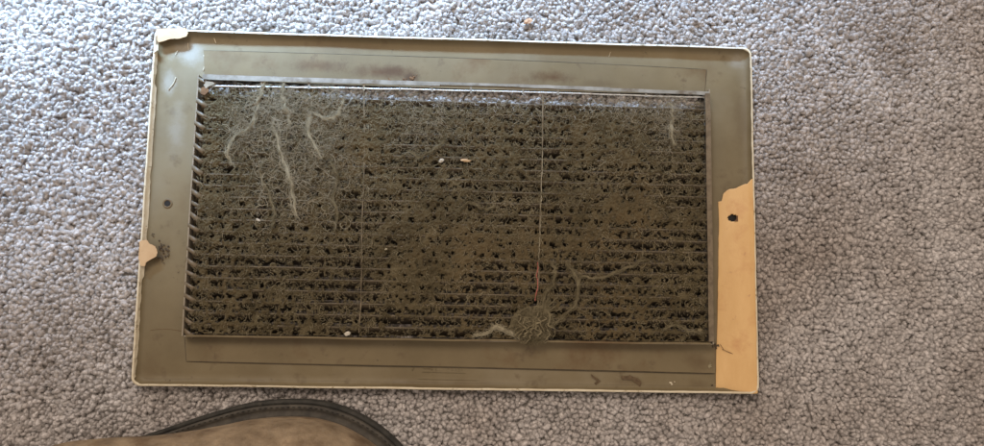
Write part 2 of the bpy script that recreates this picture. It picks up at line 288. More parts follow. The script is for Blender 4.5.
# paint that wraps over the edge of the lip, ragged on the inside
r0 = ring(0, 8); side = np.select([r0[:, 1] < -H + 5, r0[:, 0] > W - 5, r0[:, 1] > H - 5], [0, 1, 2], 3)
dep = np.select([side == 0, side == 1, side == 2], [1.0, 0.8, 0.75], 2.3) + 0.9 * wave(21, 5) + 1.1 * wave(22, 1.5)
yy = r0[:, 1]
dep = dep + np.where((side == 3) & (yy > -75) & (yy < 120), 1.6 + 1.6 * wave(23, 6), 0)
dep = np.clip(dep, .25, 5.2)
def at_depth(d):    # a point on the lip's inner face, d mm in from its edge, lifted 0.25 mm
    a = np.interp(d, [0, .5, 1.6, 3.0, 5.4], [1.1, .9, 1.4, 2.6, 4.6]); zz = zt - np.interp(d, [0, .5, 1.6, 3, 5.4], [0, 0, 2.4, 4.6, 5.6])
    base = ring(0, 8); q = ring(4.0, 8); dr = (q - base) / 4.0
    r = base + dr * (a + .25)[:, None]
    r = r + np.column_stack([np.sign(r[:, 0]) * (np.abs(r[:, 0]) > W - 8) * dx, np.sign(r[:, 1]) * (np.abs(r[:, 1]) > H - 8) * dx * .8])
    return np.column_stack([r, np.maximum(zz + .3, FZ + 1.2)])
prof = [at_depth(dep), at_depth(dep * .6), at_depth(dep * .25), lipring(0.9, 8, zt + .35), lipring(0.1, 8, zt + .4), lipring(-0.7, 8, zt - .4), lipring(-0.8, 8, zt - 2.4), lipring(0.2, 8, FZ - 0.2), lipring(2, 8, FZ - 1.8)]
V, Fq = bridge(prof); me = mesh_np('edge_paint', V, Fq)
me.materials.append(M_cream); me.materials.append(M_cream_top)
mi = np.tile((side == 2).astype(np.int32), len(prof) - 1); me.polygons.foreach_set('material_index', mi)
link('edge_paint', me, None, G, label='chipped cream and white paint along the turned edge')
# backing plates above and below the opening
def plate(pts, th=0.9, nm='backing_plate'):
    link(nm, poly_me(nm, [tuple(P(*p, 3)[:2]) for p in pts], FZ + .55, th), M_plate, G)
plate([(204, 51), (330, 54.5), (470, 59), (600, 64.5), (706, 70), (704, 95), (460, 89), (205, 80)])
plate([(185, 334), (187, 361), (300, 363.5), (450, 366.5), (600, 370), (715, 373), (715, 341), (450, 339), (300, 336)])
# seams round the plates, their crease shadow drawn as fine dark lines
def seam(pts, wd=0.55, z=3.5, mt=M_dirt, nm='seam'):
    pp = spline([P(*p, z) for p in pts], 24); V, Fq = tubes(pp[None], np.array([wd]), 5); mt = M_slat if mt is M_dirt else mt; link(nm, mesh_np(nm, V, Fq), mt, G)
seam([(203.5, 50.5), (330, 54), (470, 58.5), (600, 64), (706.5, 69.5)], .32)
seam([(706.7, 69.5), (704.5, 92)], .3)
seam([(184.5, 336), (186.5, 361.5)], .38); seam([(186.5, 361.5), (300, 364.3), (450, 367.3), (600, 370.8), (714, 373.8)], .42)
# collar
CZ = 16.5
link('collar', box_me('collar', -252, 254, 126.6, 127.6, FZ - 1, FZ + 2.4, .15, 20, .3), M_tan, G)
link('collar', box_me('collar', -252, 254, -127.6, -126.4, FZ - 1, CZ - 1.5, .2, 20, .5), M_tan, G)
link('collar', box_me('collar', -254, -252.8, -127, 127, FZ - 1, CZ - 1, .2, 20, .3), M_tan, G)
link('collar', box_me('collar', 253.4, 254.8, -127, 127, FZ - 1, CZ, .2, 20, .3), M_tan, G)
link('collar_rail', box_me('collar_rail', 249.4, 254.6, -124.5, 122.5, CZ + .2, CZ + 1.0, .25, 24, .5), M_tab, G, label='scuffed tan rail along the right side')
link('collar_rail', box_me('collar_rail', -250, 252, -127.4, -125.6, CZ - 1.3, CZ - .6, .2, 30, .7), M_plate, G, label='thin tan rail along the bottom')
# steel strip along the top with its slots
def strip(nm, p0, p1, w0, w1, z, mt, lab=None, th=.8):
    a = P(*p0, z); b = P(*p1, z); n = 14; pts = []
    for i in range(n + 1): t = i / n; q = a * (1 - t) + b * t; pts.append((q[0], q[1] + .25 * random.uniform(-1, 1)))
    lo = [(x_, y_ - (w0 + (w1 - w0) * i / n) + .2 * random.uniform(-1, 1)) for i, (x_, y_) in enumerate(pts)]
    link(nm, poly_me(nm, pts + lo[::-1], z, th), mt, G, label=lab)
strip('steel_strip', (203, 74.5), (440, 82), 5.2, 4.0, CZ - .4, M_metal, 'pale bare steel strip at the upper left')
strip('steel_strip', (437, 82), (610, 87.5), 2.6, 2.4, CZ - .7, M_metal)
strip('steel_strip', (520, 84.5), (709, 92), 3.0, 3.6, CZ - .2, M_metal)
pp = [P(204, 86, CZ - 2), P(300, 87.4, CZ - 2), P(432, 90, CZ - 2), P(560, 93, CZ - 2), P(706, 97.5, CZ - 2)]
pp = spline(pp, 60); pp[:, 1] += 0.35 * (vnoise(pp[:, 0] / 25 + 20, pp[:, 0] * 0, 4) - .5) * 2
V, Fq = tubes(pp[None], np.array([.85]), 6); link('edge_rod', mesh_np('edge_rod', V, Fq), M_edge, G, label='bright bare metal rod edge below the steel strip')
for px in (206, 262, 284, 309, 364, 400, 432, 471, 523, 558, 646, 704):
    py = 86 + (px - 204) / 502 * 11.5; a = P(px, py + .5, CZ - 1.6); b = P(px, py - 7 + (px - 204) / 502 * 3.5, CZ - 1.2)
    ww = random.uniform(.6, 1.3)
    link('strip_tie', poly_me('strip_tie', [(a[0] - ww, a[1] - .6), (a[0] + ww, a[1] - .3), (b[0] + ww * .7, b[1]), (b[0] - ww * .8, b[1])], CZ - 1.9, 1.0), M_metal if px not in (262, 364, 565) else M_tan, G)
link('corner_tab', poly_me('corner_tab', [tuple(P(*p, CZ)[:2]) for p in ((204, 85), (207, 81.5), (213, 82), (215, 84), (209, 86.5), (206, 89))], CZ - .3, .9), M_tan, G, label='small tan tab in the upper left corner')
link('corner_tab', poly_me('corner_tab', [tuple(P(*p, CZ)[:2]) for p in ((201, 88), (207, 86), (209, 91), (205, 95), (201, 94))], CZ - .9, 1.2), M_rust, G, label='reddish corner tab')
# slats and their side tabs
NSL = 21; PITCH = 11.15
base = None
for i in range(NSL):
    yt = 107.5 - PITCH * i
    if i < 4:   # a few shapes with different slight waves, shared by the rest
        n = 40; xs = np.linspace(-249.5, 250.5, n); wv = .5 * (vnoise(xs / 60 + 9, xs * 0, 200 + i) - .5)
        prof_ = [(0, 0), (-1.0, .25), (-3.6, -4.5), (-8.6, -10.6), (-7.9, -11.1), (-2.8, -4.8)]
        V = np.array([[xx, a + u, b + 13.2 + u * .5] for xx, u in zip(xs, wv) for a, b in prof_]); m_ = len(prof_)
        Fq = [(j * m_ + k, j * m_ + (k + 1) % m_, (j + 1) * m_ + (k + 1) % m_, (j + 1) * m_ + k) for j in range(n - 1) for k in range(m_)]
        me = mesh_np('slat', V, Fq, False); me.materials.append(M_slat); me.materials.append(M_slat_edge); me.polygons.foreach_set('material_index', np.array([1 if q_ % m_ == 0 else 0 for q_ in range(len(Fq))], np.int32)); slat_me = globals().setdefault('SL', []); slat_me.append(me)
    o = link('slat', SL[i % 4], None, G); o.location = (0, yt * MM, 0)
tab_me = []
for k in range(3):
    a = random.uniform(-.4, .4)
    V = np.array([(-253.6, 4.2 + a, 16.2), (-253.6, .4, 16.0), (-246.0, -5.0, 13.4), (-242.6, -2.0 + a, 14.6), (-253.6, 3.6 + a, 15.2), (-253.6, -.2, 15.0), (-246.0, -5.6, 12.2), (-242.6, -2.6 + a, 13.4)])
    me = mesh_np('side_tab', V, [(0, 1, 2, 3), (7, 6, 5, 4), (0, 4, 5, 1), (1, 5, 6, 2), (2, 6, 7, 3), (3, 7, 4, 0)], False); me.materials.append(M_tab); tab_me.append(me)
for i in range(NSL + 2):
    o = link('side_tab', tab_me[i % 3], None, G); o.location = (random.uniform(-.6, .3) * MM, (121.5 - PITCH * i) * MM, random.uniform(-.6, .5) * MM); o.rotation_euler = (0, 0, 0)
    o.scale = (1, random.uniform(.75, 1.25), random.uniform(.9, 1.02))
# the two upright wires
for pts, lab in (([(364, 89), (364.5, 150), (362, 230), (361, 300), (359, 333)], None), ([(543, 94), (542, 160), (540, 220), (538, 300), (536, 337)], None)):
    pp = spline([P(*p, 13.5) for p in pts], 70); pp[:, 2] += 1.6 * (vnoise(pp[:, 1] / 9 + 40, pp[:, 1] * 0, 73) - .4); pp[:, 0] += .5 * (vnoise(pp[:, 1] / 9 + 30, pp[:, 1] * 0, 15) - .5)
    V, Fq = tubes(pp[None], np.full((1, 70), .45) * (.6 + 1.5 * vnoise(np.arange(70) / 2.0, np.arange(70) * 0, 305)[None]), 5); link('cross_wire', mesh_np('cross_wire', V, Fq), M_fibre2, G)

# paint patches, holes, smears: all stuck to the flange, so parts of the grille
def lipz(x, y):
    return FZ + 1.2 + max(0, min(1, (x - 268) / 26)) * 6.6
U_ = 44; Vn = 190; bot = []; top = []
tops = [(716.5, 206), (718, 202), (722.5, 200.5), (724, 193), (728, 189.5), (735, 188.5), (741, 185.5), (746, 184), (749, 180.5), (753, 179)]
tx = [P(*p, 6)[0] for p in tops]; ty = [P(*p, 6)[1] for p in tops]
bots = [(716, 388), (719, 388), (727, 392.8), (745, 393.5), (758, 393)]
bx_ = [P(*p, 6)[0] for p in bots]; by_ = [P(*p, 6)[1] for p in bots]
V = np.zeros((Vn, U_, 3))
for j in range(Vn):
    v = j / (Vn - 1)
    lx = np.interp(v, [0, .2, .5, .9, 1], [P(716, 388, 4)[0], P(716.5, 350, 4)[0], P(718, 290, 4)[0], P(719, 215, 4)[0], P(718.5, 203, 4)[0]]) + .7 * (float(vnoise(v * 30, .5, 91)) - .5)
    rx = W + .9 + .8 * (float(vnoise(v * 22, .5, 92)) - .5)
    for i in range(U_):
        u = i / (U_ - 1); xx = lx + (rx - lx) * u
        ytop = np.interp(xx, tx, ty) + .9 * (float(vnoise(xx / 1.6 + 5, .5, 93)) - .5); ybot = np.interp(xx, bx_, by_)
        yv = ybot + (ytop - ybot) * v
        zv = lipz(xx, yv) + 1.0 * (float(vnoise(xx / 25 + 5, yv / 40 + 9, 94)) - .5)
        if i >= U_ - 3: zv -= (i - U_ + 4) ** 2 * .45
        V[j, i] = (xx, yv, zv)
hc = P(732.5, 218, 6)[:2]; idx = np.arange(Vn * U_).reshape(Vn, U_)
ctr = (V[:-1, :-1] + V[1:, 1:]) / 2; hd = np.hypot((ctr[..., 0] - hc[0]) / 4.6, (ctr[..., 1] - hc[1]) / 3.5) > 1
Fq = np.stack([idx[:-1, :-1], idx[:-1, 1:], idx[1:, 1:], idx[1:, :-1]], -1)[hd]
me = mesh_np('paint_patch', V.reshape(-1, 3), Fq)
o = link('paint_patch', me, M_peach, G, label='peach painted strip with a torn upper end on the right edge')
sm = o.modifiers.new('thickness', 'SOLIDIFY'); sm.thickness = .0007; sm.offset = -1
link('screw_hole', poly_me('screw_hole', blob_pts(hc[0] + .3, hc[1], 4.9, 3.8, 18, .1), FZ + 1.4, .3), M_hole, G)
link('hole_flap', poly_me('hole_flap', [(hc[0] + 1.0, hc[1] - 3.4), (hc[0] + 4.9, hc[1] - 3.6), (hc[0] + 4.9, hc[1] + 2.6), (hc[0] + 3.4, hc[1] + 1.4), (hc[0] + 3.3, hc[1] - 1.2)], 7.6, .4), M_rust, G)
h2 = P(167.5, 203.5, 3)[:2]
def washer(cx, cy, r0_, r1_, z):
    a = np.linspace(0, 2 * np.pi, 25)[:-1]; rr = [(r0_, z - .5), (r0_ * 1.1, z + .35), (r1_ * .85, z + .4), (r1_, z)]
    V = np.vstack([np.column_stack([cx + r * np.cos(a), cy + r * np.sin(a), a * 0 + zz]) for r, zz in rr]); k = np.arange(24)
    Fq = np.vstack([np.stack([j * 24 + k, j * 24 + (k + 1) % 24, (j + 1) * 24 + (k + 1) % 24, (j + 1) * 24 + k], 1) for j in range(3)]); return mesh_np('hole_rim', V, Fq)
link('screw_hole', poly_me('screw_hole', blob_pts(h2[0], h2[1], 2.9, 2.9, 18, .06), FZ + .5, .25), M_hole, G)
link('hole_rim', washer(h2[0], h2[1], 2.8, 4.8, FZ + .6), M_plate, G)
def patch(nm, px, z, th, mt, lab=None, jit=.35):
    pts = []
    q = [P(*p, z)[:2] for p in px]
    for i in range(len(q)):
        a, b = q[i], q[(i + 1) % len(q)]; m = max(1, int(np.hypot(*(b - a)) / 1.6))
        for k in range(m): c = a + (b - a) * k / m; pts.append((c[0] + random.uniform(-jit, jit), c[1] + random.uniform(-jit, jit)))
    link(nm, poly_me(nm, pts, z, th), mt, G, label=lab)
patch('paint_flake', [(156.5, 29), (186, 28.5), (188, 33), (187, 36.5), (180, 38.5), (170, 39.5), (158.5, 42.5), (157, 38)], 9.9, .7, M_peachpale, 'pale peach flake folded over the upper left corner')
patch('paint_flake', [(154.5, 45), (158.5, 45.5), (158, 50), (154, 53)], 9.9, .7, M_cream)
patch('paint_flake', [(140, 241), (147, 240), (150, 244), (155.5, 246), (157.5, 251), (157, 256), (151, 259), (147, 262), (144.5, 266.5), (141, 266), (138.5, 258)], 10.1, .6, M_peachpale, 'orange peach flake on the left edge')
def lumps(nm, cx, cy, n, spread, r0_, r1_, z, mt, lab=None, ax=1.0):
    """a patch of crumbly dirt: many small lumps in one piece"""
    bm = bmesh.new(); c = P(cx, cy, z)
    for _ in range(n):
        r = random.uniform(r0_, r1_); dx_, dy_ = random.gauss(0, spread * ax), random.gauss(0, spread)
        s = bmesh.ops.create_icosphere(bm, subdivisions=2, radius=1)
        for v in s['verts']:
            k = 1 + random.uniform(-.22, .22); v.co = Vector(((c[0] + dx_ + v.co.x * r * k * 1.2), (c[1] + dy_ + v.co.y * r * k), z + v.co.z * r * k * .45)) * MM
    me = bpy.data.meshes.new(nm); bm.to_mesh(me); bm.free(); return link(nm, me, mt, G, label=lab)
for a in ((161, 246, 16, 2.2, .3, 1.1), (166, 252, 14, 2.4, .3, 1.0), (162, 259, 14, 2.0, .3, 1.2), (153, 235, 6, 1.0, .3, .8)):
    lumps('dirt_smear', *a, 3.6, M_dirt)
lumps('dirt_smear', 412, 77, 9, 1.5, .4, 1.3, 4.6, M_rust, 'rusty brown crumb on the upper plate', 1.6); lumps('dirt_smear', 405, 80, 8, 1.0, .3, .7, 4.6, M_rust, None, 3.5)
lumps('dirt_smear', 389, 79.5, 5, 1.0, .3, .9, 4.6, M_rust)
patch('dirt_smear', [(621, 376), (630, 375.5), (638, 378), (642, 383), (640, 387), (636, 384), (632, 380), (622, 379.5)], 3.4, .25, M_stain2, 'dark brown curved smear on the lower flange', .5)
patch('dirt_smear', [(591, 374), (597, 378), (601, 381), (596, 385), (594, 383.5), (597, 381), (592, 377)], 3.4, .2, M_stain2, None, .3)
lumps('dirt_smear', 710, 366, 14, 1.4, .3, .9, 4.4, M_clump); lumps('dirt_smear', 716, 345, 12, 1.8, .3, 1.0, 4.6, M_dirt)
lumps('dirt_smear', 165, 381.5, 4, .8, .3, .8, 3.6, M_dirt, None, 2); lumps('dirt_smear', 712, 385, 4, .8, .3, .7, 3.6, M_dirt)
lumps('paint_speck', 671, 382.5, 5, .9, .3, .8, 3.3, M_cream, None, 2)
for pts, r in (([(203.5, 55), (205.5, 62), (203, 71)], .55), ([(176, 77), (173, 84), (168, 90)], .6), ([(188, 43), (188.5, 50)], .4), ([(214, 38), (216, 43)], .8), ([(178, 50), (175, 55)], .4), ([(612, 47), (609, 57)], .3), ([(150, 330), (166, 329), (182, 331)], .25)):
    seam(pts, r * .6, 3.1, M_cream if r != .25 else M_rust, 'scratch_sheen')  # upper-left cream strokes: scratches with the metal's sheen put into their colour
for pts in ([(722, 349), (733, 354)], [(720, 344), (724, 350)]): seam(pts, .3, 5.6, M_rust, 'scratch_sheen')
# faint raised stamp on the lower flange
def stroke(a, b, r=.26): seam([a, b], r, FZ + .5, M_flange, 'stamp_mark')
for a, b in (((418, 379), (479, 380.6)), ((422, 372), (466, 373.2)), ((423, 365.8), (431, 366)), ((423, 368.6), (430, 368.8)), ((432, 365.8), (432, 370.5)), ((436, 366.5), (436, 371)), ((437, 366.4), (444, 366.6)), ((447, 368.8), (449.5, 368.8)),
             ((452, 366.6), (452, 371)), ((456, 366.8), (456, 371)), ((459, 366.8), (459, 371.4)), ((462, 367), (462, 371)), ((452, 366.5), (462, 366.9)), ((416, 364.5), (412, 371))): stroke(a, b)

# ------------------------------------------------------------------ lint mat over the slats
cs = 0.62
xs = np.arange(-246.5, 250, cs); ys = np.arange(-124.5, 118, cs); X, Y = np.meshgrid(xs, ys)
wx = X + 2.2 * (vnoise(X / 5 + 40, Y / 5 + 40, 31) - .5); wy = Y + 2.2 * (vnoise(X / 5 + 40, Y / 5 + 40, 32) - .5)
ph = (107.5 - wy) / PITCH; row = np.cos(2 * np.pi * ph)            # 1 on the slat edges
n1 = vnoise(wx / 3.1 + 80, wy / 2.7 + 80, 33); n2 = vnoise(wx / 1.25 + 80, wy / 1.25 + 80, 34); n3 = vnoise(X / 45 + 80, Y / 30 + 80, 35)
n4 = vnoise(wx / 6 + 80, wy / 4.4 + 80, 38)
net = np.cos(2 * np.pi * (wx / 5.6 + .5 * np.round(ph) + 1.3 * vnoise(X / 9 + 90, Y / 9 + 90, 39)))
val = .52 * n1 + .20 * n2 + .20 * n4 - .062 * row + .055 * net + .22 * (.5 - n3) - .06 * np.clip((X - 60) / 200, 0, 1) * np.clip(Y / 120, -1, 1)
val += .5 * np.clip((Y - 101) / 6, 0, 1) * np.clip((X + 140) / 30, 0, 1) + .09 * np.clip((-85 - Y) / 25, 0, 1)
val -= .05 * np.clip((-90 - X) / 60, 0, 1) * np.clip((Y - 0) / 60, 0, 1)
thr = np.quantile(val, .75); solid = val < thr
Z = 13.0 + .3 * row + 2.2 * (n1 - .5) * -1 + 1.7 * (n2 - .5) + 1.6 * (vnoise(X / 20 + 80, Y / 20 + 80, 36) - .5) - 6 * np.clip(val - (thr - .08), 0, .1) * 5
Z += 2.6 * (n3 - .5) + .8 * (vnoise(X / .9 + 80, Y / .9 + 80, 40) - .5)
idx = np.arange(X.size).reshape(X.shape); ok = solid[:-1, :-1] & solid[1:, 1:] & solid[:-1, 1:]
Fq = np.stack([idx[:-1, :-1], idx[:-1, 1:], idx[1:, 1:], idx[1:, :-1]], -1)[ok]
used = np.unique(Fq); mp_ = np.zeros(X.size, np.int32); mp_[used] = np.arange(len(used))
V = np.stack([X, Y, Z], -1).reshape(-1, 3)[used]
parts = [(V, mp_[Fq])]
me = mesh_np('lint_mat', *join_np(parts))
mat_o = link('lint_mat', me, M_lint, label='thick brown mat of dust and lint clogging the slats of the grille', cat='lint', kind='stuff')
# loose fibres all over it
def fibres(n, xf, length, rad, curl, zf, K=7, vert=None):
    p = xf(n); n = len(p); th = rng.random(n) * 6.283 if vert is None else np.where(rng.random(n) < .5, 1.57, -1.57) + rng.normal(0, vert, n); dth = rng.normal(0, curl, n); st = (length * (0.5 + rng.random(n))) / K; out = np.zeros((n, K, 3)); el = rng.normal(0, .35, n)
    q = np.column_stack([p, zf(p)]); 
    for k in range(K):
        out[:, k] = q; th = th + dth + rng.normal(0, curl * .6, n); el = el * .7 + rng.normal(0, .25, n)
        q = q + np.column_stack([np.cos(th) * st, np.sin(th) * st, np.sin(el) * st * .7])
    out[:, :, 0] = np.clip(out[:, :, 0], -250, 252); out[:, :, 1] = np.clip(out[:, :, 1], -126, 119)
    return tubes(out, rad * (.6 + .8 * rng.random(n)), 3)
uni = lambda n: np.column_stack([rng.uniform(-247, 250, n), rng.uniform(-124, 116, n)])
zs = lambda p: 12.2 + 2.6 * rng.random(len(p)) + .8 * np.cos(2 * np.pi * (107.5 - p[:, 1]) / PITCH)
def edgy(n):   # fibres bunch along the rims of the holes
    q = uni(n * 2); i = np.clip(((q[:, 1] + 124.5) / cs).astype(int), 0, X.shape[0] - 1); j = np.clip(((q[:, 0] + 246.5) / cs).astype(int), 0, X.shape[1] - 1)
    o_ = np.argsort(np.abs(val[i, j] - (thr - .05)) + .05 * rng.random(n * 2))[:n]; return q[o_]
def onmat(n):
    q = uni(n * 3); i = np.clip(((q[:, 1] + 124.5) / cs).astype(int), 0, X.shape[0] - 1); j = np.clip(((q[:, 0] + 246.5) / cs).astype(int), 0, X.shape[1] - 1)
    return q[val[i, j] < thr - .03][:n]
def patchy(n):
    q = uni(n * 3); d_ = vnoise(q[:, 0] / 16 + 50, q[:, 1] / 11 + 50, 351); return q[d_ > .55][:n]
V, Fq = fibres(2300, patchy, 6, .25, .7, lambda p: 14.2 + 2.2 * rng.random(len(p)), 8)
link('light_fibres', mesh_np('light_fibres', V, Fq), M_clump, label='scattered lighter curled fibres lying in loose patches on top of the lint mat', cat='lint fibres', kind='stuff')
V, Fq = join_np([fibres(12000, edgy, 2.2, .24, .7, zs, 5), fibres(3500, uni, 7, .12, .5, zs, 7), fibres(4600, onmat, 6.5, .24, .28, zs, 7, .35), fibres(8500, onmat, 4.2, .23, 1.0, zs, 8), fibres(700, uni, 10, .2, .2, zs, 7, .25)])
link('loose_fibres', mesh_np('loose_fibres', V, Fq), M_fibre, label='fine tan fibres standing out of the lint mat all over the grille', cat='lint fibres', kind='stuff')
def blobreg(cs_):
    def f(n):
        c = np.array([[*P(a, b, 15)[:2], sa, sb] for a, b, sa, sb in cs_]); k = rng.integers(0, len(c), n)
        q = c[k, :2] + rng.normal(0, 1, (n, 2)) * c[k, 2:]; return np.column_stack([np.clip(q[:, 0], -246, 250), np.clip(q[:, 1], -124, 117)])
    return f
zc = lambda p: 15 + 2.5 * rng.random(len(p))
V, Fq = join_np([fibres(1700, blobreg([(262, 105, 20, 10), (285, 115, 8, 18), (320, 110, 20, 12), (285, 150, 14, 26), (318, 150, 9, 24), (345, 140, 10, 30), (300, 190, 34, 20), (245, 130, 10, 14)]), 15, .095, .5, zc, 9), fibres(520, blobreg([(258, 105, 5, 14), (246, 130, 9, 8), (284, 105, 6, 12), (276, 140, 6, 16), (290, 175, 6, 18), (300, 205, 7, 12), (322, 112, 14, 6), (312, 135, 6, 14), (334, 180, 6, 22), (265, 185, 6, 18), (330, 100, 12, 5)]), 17, .20, .42, zc, 11)])
link('fibre_web', mesh_np('fibre_web', V, Fq), M_web, label='pale grey cobweb of fine fibres over the upper left slats', cat='lint web', kind='stuff')
V, Fq = join_np([fibres(1500, blobreg([(670, 120, 8, 16), (480, 110, 90, 7), (425, 125, 26, 14), (640, 110, 30, 8)]), 12, .10, .4, zc, 7)])
link('fibre_web', mesh_np('fibre_web', V, Fq), M_web, label='thin pale fuzz along the upper edge right of the left wire', cat='lint web', kind='stuff')

V, Fq = fibres(380, lambda n: np.column_stack([rng.uniform(-150, 230, n), 108 + rng.normal(0, 4, n)]), 6, .13, .6, lambda p: 14.5 + 3 * rng.random(len(p)), 5)  # added pale fibres, their colour stands in for daylight in the gap
link('lit_fuzz', mesh_np('lit_fuzz', V, Fq), M_fuzz, label='pale fuzz added just below the bright rod, window light put into its colour', cat='lint fuzz', kind='stuff')
# ------------------------------------------------------------------ strings of lint
def rope(nm, pts, r, mt, lab, n=34, z=16.6, cat='lint string', grp='strings of lint on the grille', fr=.17):
    K = max(16, len(pts) * 9); r = r * 1.1; c = spline([P(p[0], p[1], z + (p[2] if len(p) > 2 else 0)) for p in pts], K); sd_ = int(rng.integers(1, 9999)); c = c + 2.4 * (np.stack([vnoise(np.arange(K) / 3.2, np.zeros(K), sd_), vnoise(np.arange(K) / 3.2, np.zeros(K), sd_ + 1), vnoise(np.arange(K) / 4, np.zeros(K), sd_ + 2)], 1) - .5)
    s = np.arange(K); paths = []
    for i in range(n):
        a0 = rng.random() * 6.28; f = rng.normal(0, .35); rr = r * (.25 + 1.1 * rng.random()) * (.3 + 1.5 * vnoise(s / 4 + 3, s * 0 + i, 50 + i))
        off = np.stack([np.cos(a0 + f * s) * rr, np.sin(a0 + f * s * .8 + 1) * rr, np.sin(a0 + f * s) * rr * .5], 1)
        if i % 4 == 0: off *= 2.2
        a_, b_ = sorted(rng.integers(0, K, 2)); a_ = min(a_, K - 8) if i > 9 else 0; b_ = max(b_, a_ + 7) if i > 9 else K - 1; idx_ = np.linspace(a_, b_, K); off = off + rng.normal(0, .12, off.shape)
        fp = c + off; paths.append(np.column_stack([np.interp(idx_ if i % 4 == 0 or i > 9 else s, s, fp[:, q_]) for q_ in range(3)]))
    parts = [tubes(np.array(paths), np.full(n, fr), 3)]
    wk = (.15 + .95 * vnoise(s / 3 + 3, s * 0 + .5, int(rng.integers(1, 999)))) * np.sin(np.pi * np.clip((s + 1) / (K + 1), .02, .98)) ** .5
    parts.append(tubes(c[None], (r * .60 * wk)[None], 5)) 
    # short side hairs
    m = K * 7; b = c[rng.integers(0, K, m)]; d = rng.normal(0, 1, (m, 3)) * [1, 1, .4]; d /= np.linalg.norm(d, axis=1, keepdims=True); t = np.linspace(0, 1, 4)[None, :, None]
    L_ = (r * 1.2 + 4.5 * rng.random(m) ** 2)[:, None, None]; hp = b[:, None] + d[:, None] * t * L_; hp[:, :, 2] -= (t[..., 0] ** 2 * .8); parts.append(tubes(hp, np.full(m, .10), 3))
    V, Fq = join_np([parts[0]]); meshes = [parts[0], parts[1], parts[2]]
    V, Fq = join_np(meshes); link(nm, mesh_np(nm, V, Fq), mt, label=lab, cat=cat, group=grp)
rope('lint_string', [(264, 82), (262, 92), (257, 105), (254, 120), (246, 130), (235, 137), (228, 150), (231, 164)], 1.0, M_pale, 'pale lint string hooked over the steel strip at upper left, curving down left')
rope('lint_string', [(284, 84), (283, 97), (287, 112), (290, 124)], .7, M_pale, 'short thin lint string hanging straight from the strip, second from left')
rope('lint_string', [(273, 122), (277, 140), (283, 160), (290, 178), (293, 196), (297, 216)], 1.35, M_pale, 'thickest long lint string running down and right through the upper left cobweb')
rope('lint_string', [(343, 97), (342, 108), (335, 117), (325, 119), (314, 113), (308, 120), (309, 133), (316, 146), (322, 158)], 1.3, M_pale, 'hooked olive lint curl left of the left wire near the top')
rope('lint_string', [(331, 160), (337, 178), (333, 196), (338, 214), (334, 232)], .9, M_clump, 'thin wavy lint string hanging below the hooked curl')
rope('lint_string', [(262, 162), (262, 180), (270, 196), (274, 214), (271, 228)], .8, M_clump, 'faint wavy lint string just left of the thickest string')
rope('lint_string', [(670, 102), (673, 118), (671, 133), (675, 146)], .8, M_pale, 'short pale lint string near the upper right corner')
rope('lint_string', [(580, 277), (600, 277), (622, 270), (645, 260)], .7, M_clump, 'straight olive lint strand rising to the right above the ragged wad')
rope('lint_string', [(551, 262), (556, 272), (554, 284), (546, 294), (541, 310)], .9, M_clump, 'curved lint strand dropping into the left of the ragged wad')
rope('lint_string', [(566, 262), (574, 274), (578, 290), (574, 306), (562, 318), (552, 326)], 1.2, M_clump, 'looped lint strand curving round into the right of the ragged wad')
rope('lint_string', [(474, 334), (487, 333), (494, 327), (503, 328), (511, 333), (519, 338)], 1.3, M_pale, 'pale arched lint strand at the bottom edge left of the ragged wad')
rope('lint_string', [(664, 330), (676, 326), (690, 331), (704, 334)], .9, M_clump, 'small lint strand in the lower right corner')
rope('lint_string', [(396, 160), (408, 152), (420, 158), (436, 148), (446, 138)], .8, M_clump, 'lint strand bent over the slats right of the left wire')
rope('lint_string', [(458, 210), (470, 203), (484, 210), (496, 206)], .7, M_clump, 'small olive lint strand across the middle slats')
# the round clump: tangled random walks inside a rounded square, over a small dark core
c = P(533, 326, 19.5); n = 1500; K = 12
n = 2600; u_ = rng.uniform(-1, 1, (n, 2)); u_[: 420] = np.column_stack([1.25 + .32 * rng.normal(0, 1, 420), .95 + .55 * rng.normal(0, 1, 420)]); u_[420: 620] = np.column_stack([-1.15 + .2 * rng.normal(0, 1, 200), .1 + .25 * rng.normal(0, 1, 200)])
hole_ = vnoise(u_[:, 0] * 3.2 + 20, u_[:, 1] * 2.4 + 20, 311); u_ = u_[(hole_ > .3) & ((np.abs(u_[:, 0]) ** 5 + np.abs(u_[:, 1]) ** 5 < .8) | (np.arange(n) < 620))]; n = len(u_)
th = rng.random(n) * 6.283; th[: n // 2] = 1.57 + rng.normal(0, .35, n // 2); dth = rng.normal(0, .25, n); lim = .84 + .5 * (vnoise(np.arctan2(u_[:, 1], u_[:, 0]) * 1.6 + 8, u_[:, 0] * 0, 61) - .3)
q = np.zeros((n, K, 3)); pos = u_ * lim[:, None] * [15.5, 14]; top = rng.random(n)
for k in range(K):
    rr = np.hypot(pos[:, 0] / 17, pos[:, 1] / 15.5)
    lump = vnoise(pos[:, 0] / 4 + 60, pos[:, 1] / 6 + 60, 304)
    q[:, k] = np.column_stack([c[0] + pos[:, 0], c[1] + pos[:, 1], c[2] - 4 - 1.2 + (1.5 + 5.5 * lump) * np.clip(1.5 - rr, 0.15, 1) ** .5 * (.35 + .65 * top)])
    th = th + dth + rng.normal(0, .3, n); pull = np.clip(rr - 1.15, 0, 1)[:, None]
    pos = pos + np.column_stack([np.cos(th), np.sin(th)]) * (.5 + .6 * top)[:, None] - pos * pull * .35
V1 = tubes(q, .12 + .36 * rng.random(n) ** 2, 3)
m = 520; a2 = rng.random(m) * 6.283; rq = .7 + .45 * rng.random(m); b = np.column_stack([c[0] + 15 * np.cos(a2) * rq, c[1] + 13 * np.sin(a2) * rq, np.full(m, c[2]) + 3 * rng.random(m) - 3])
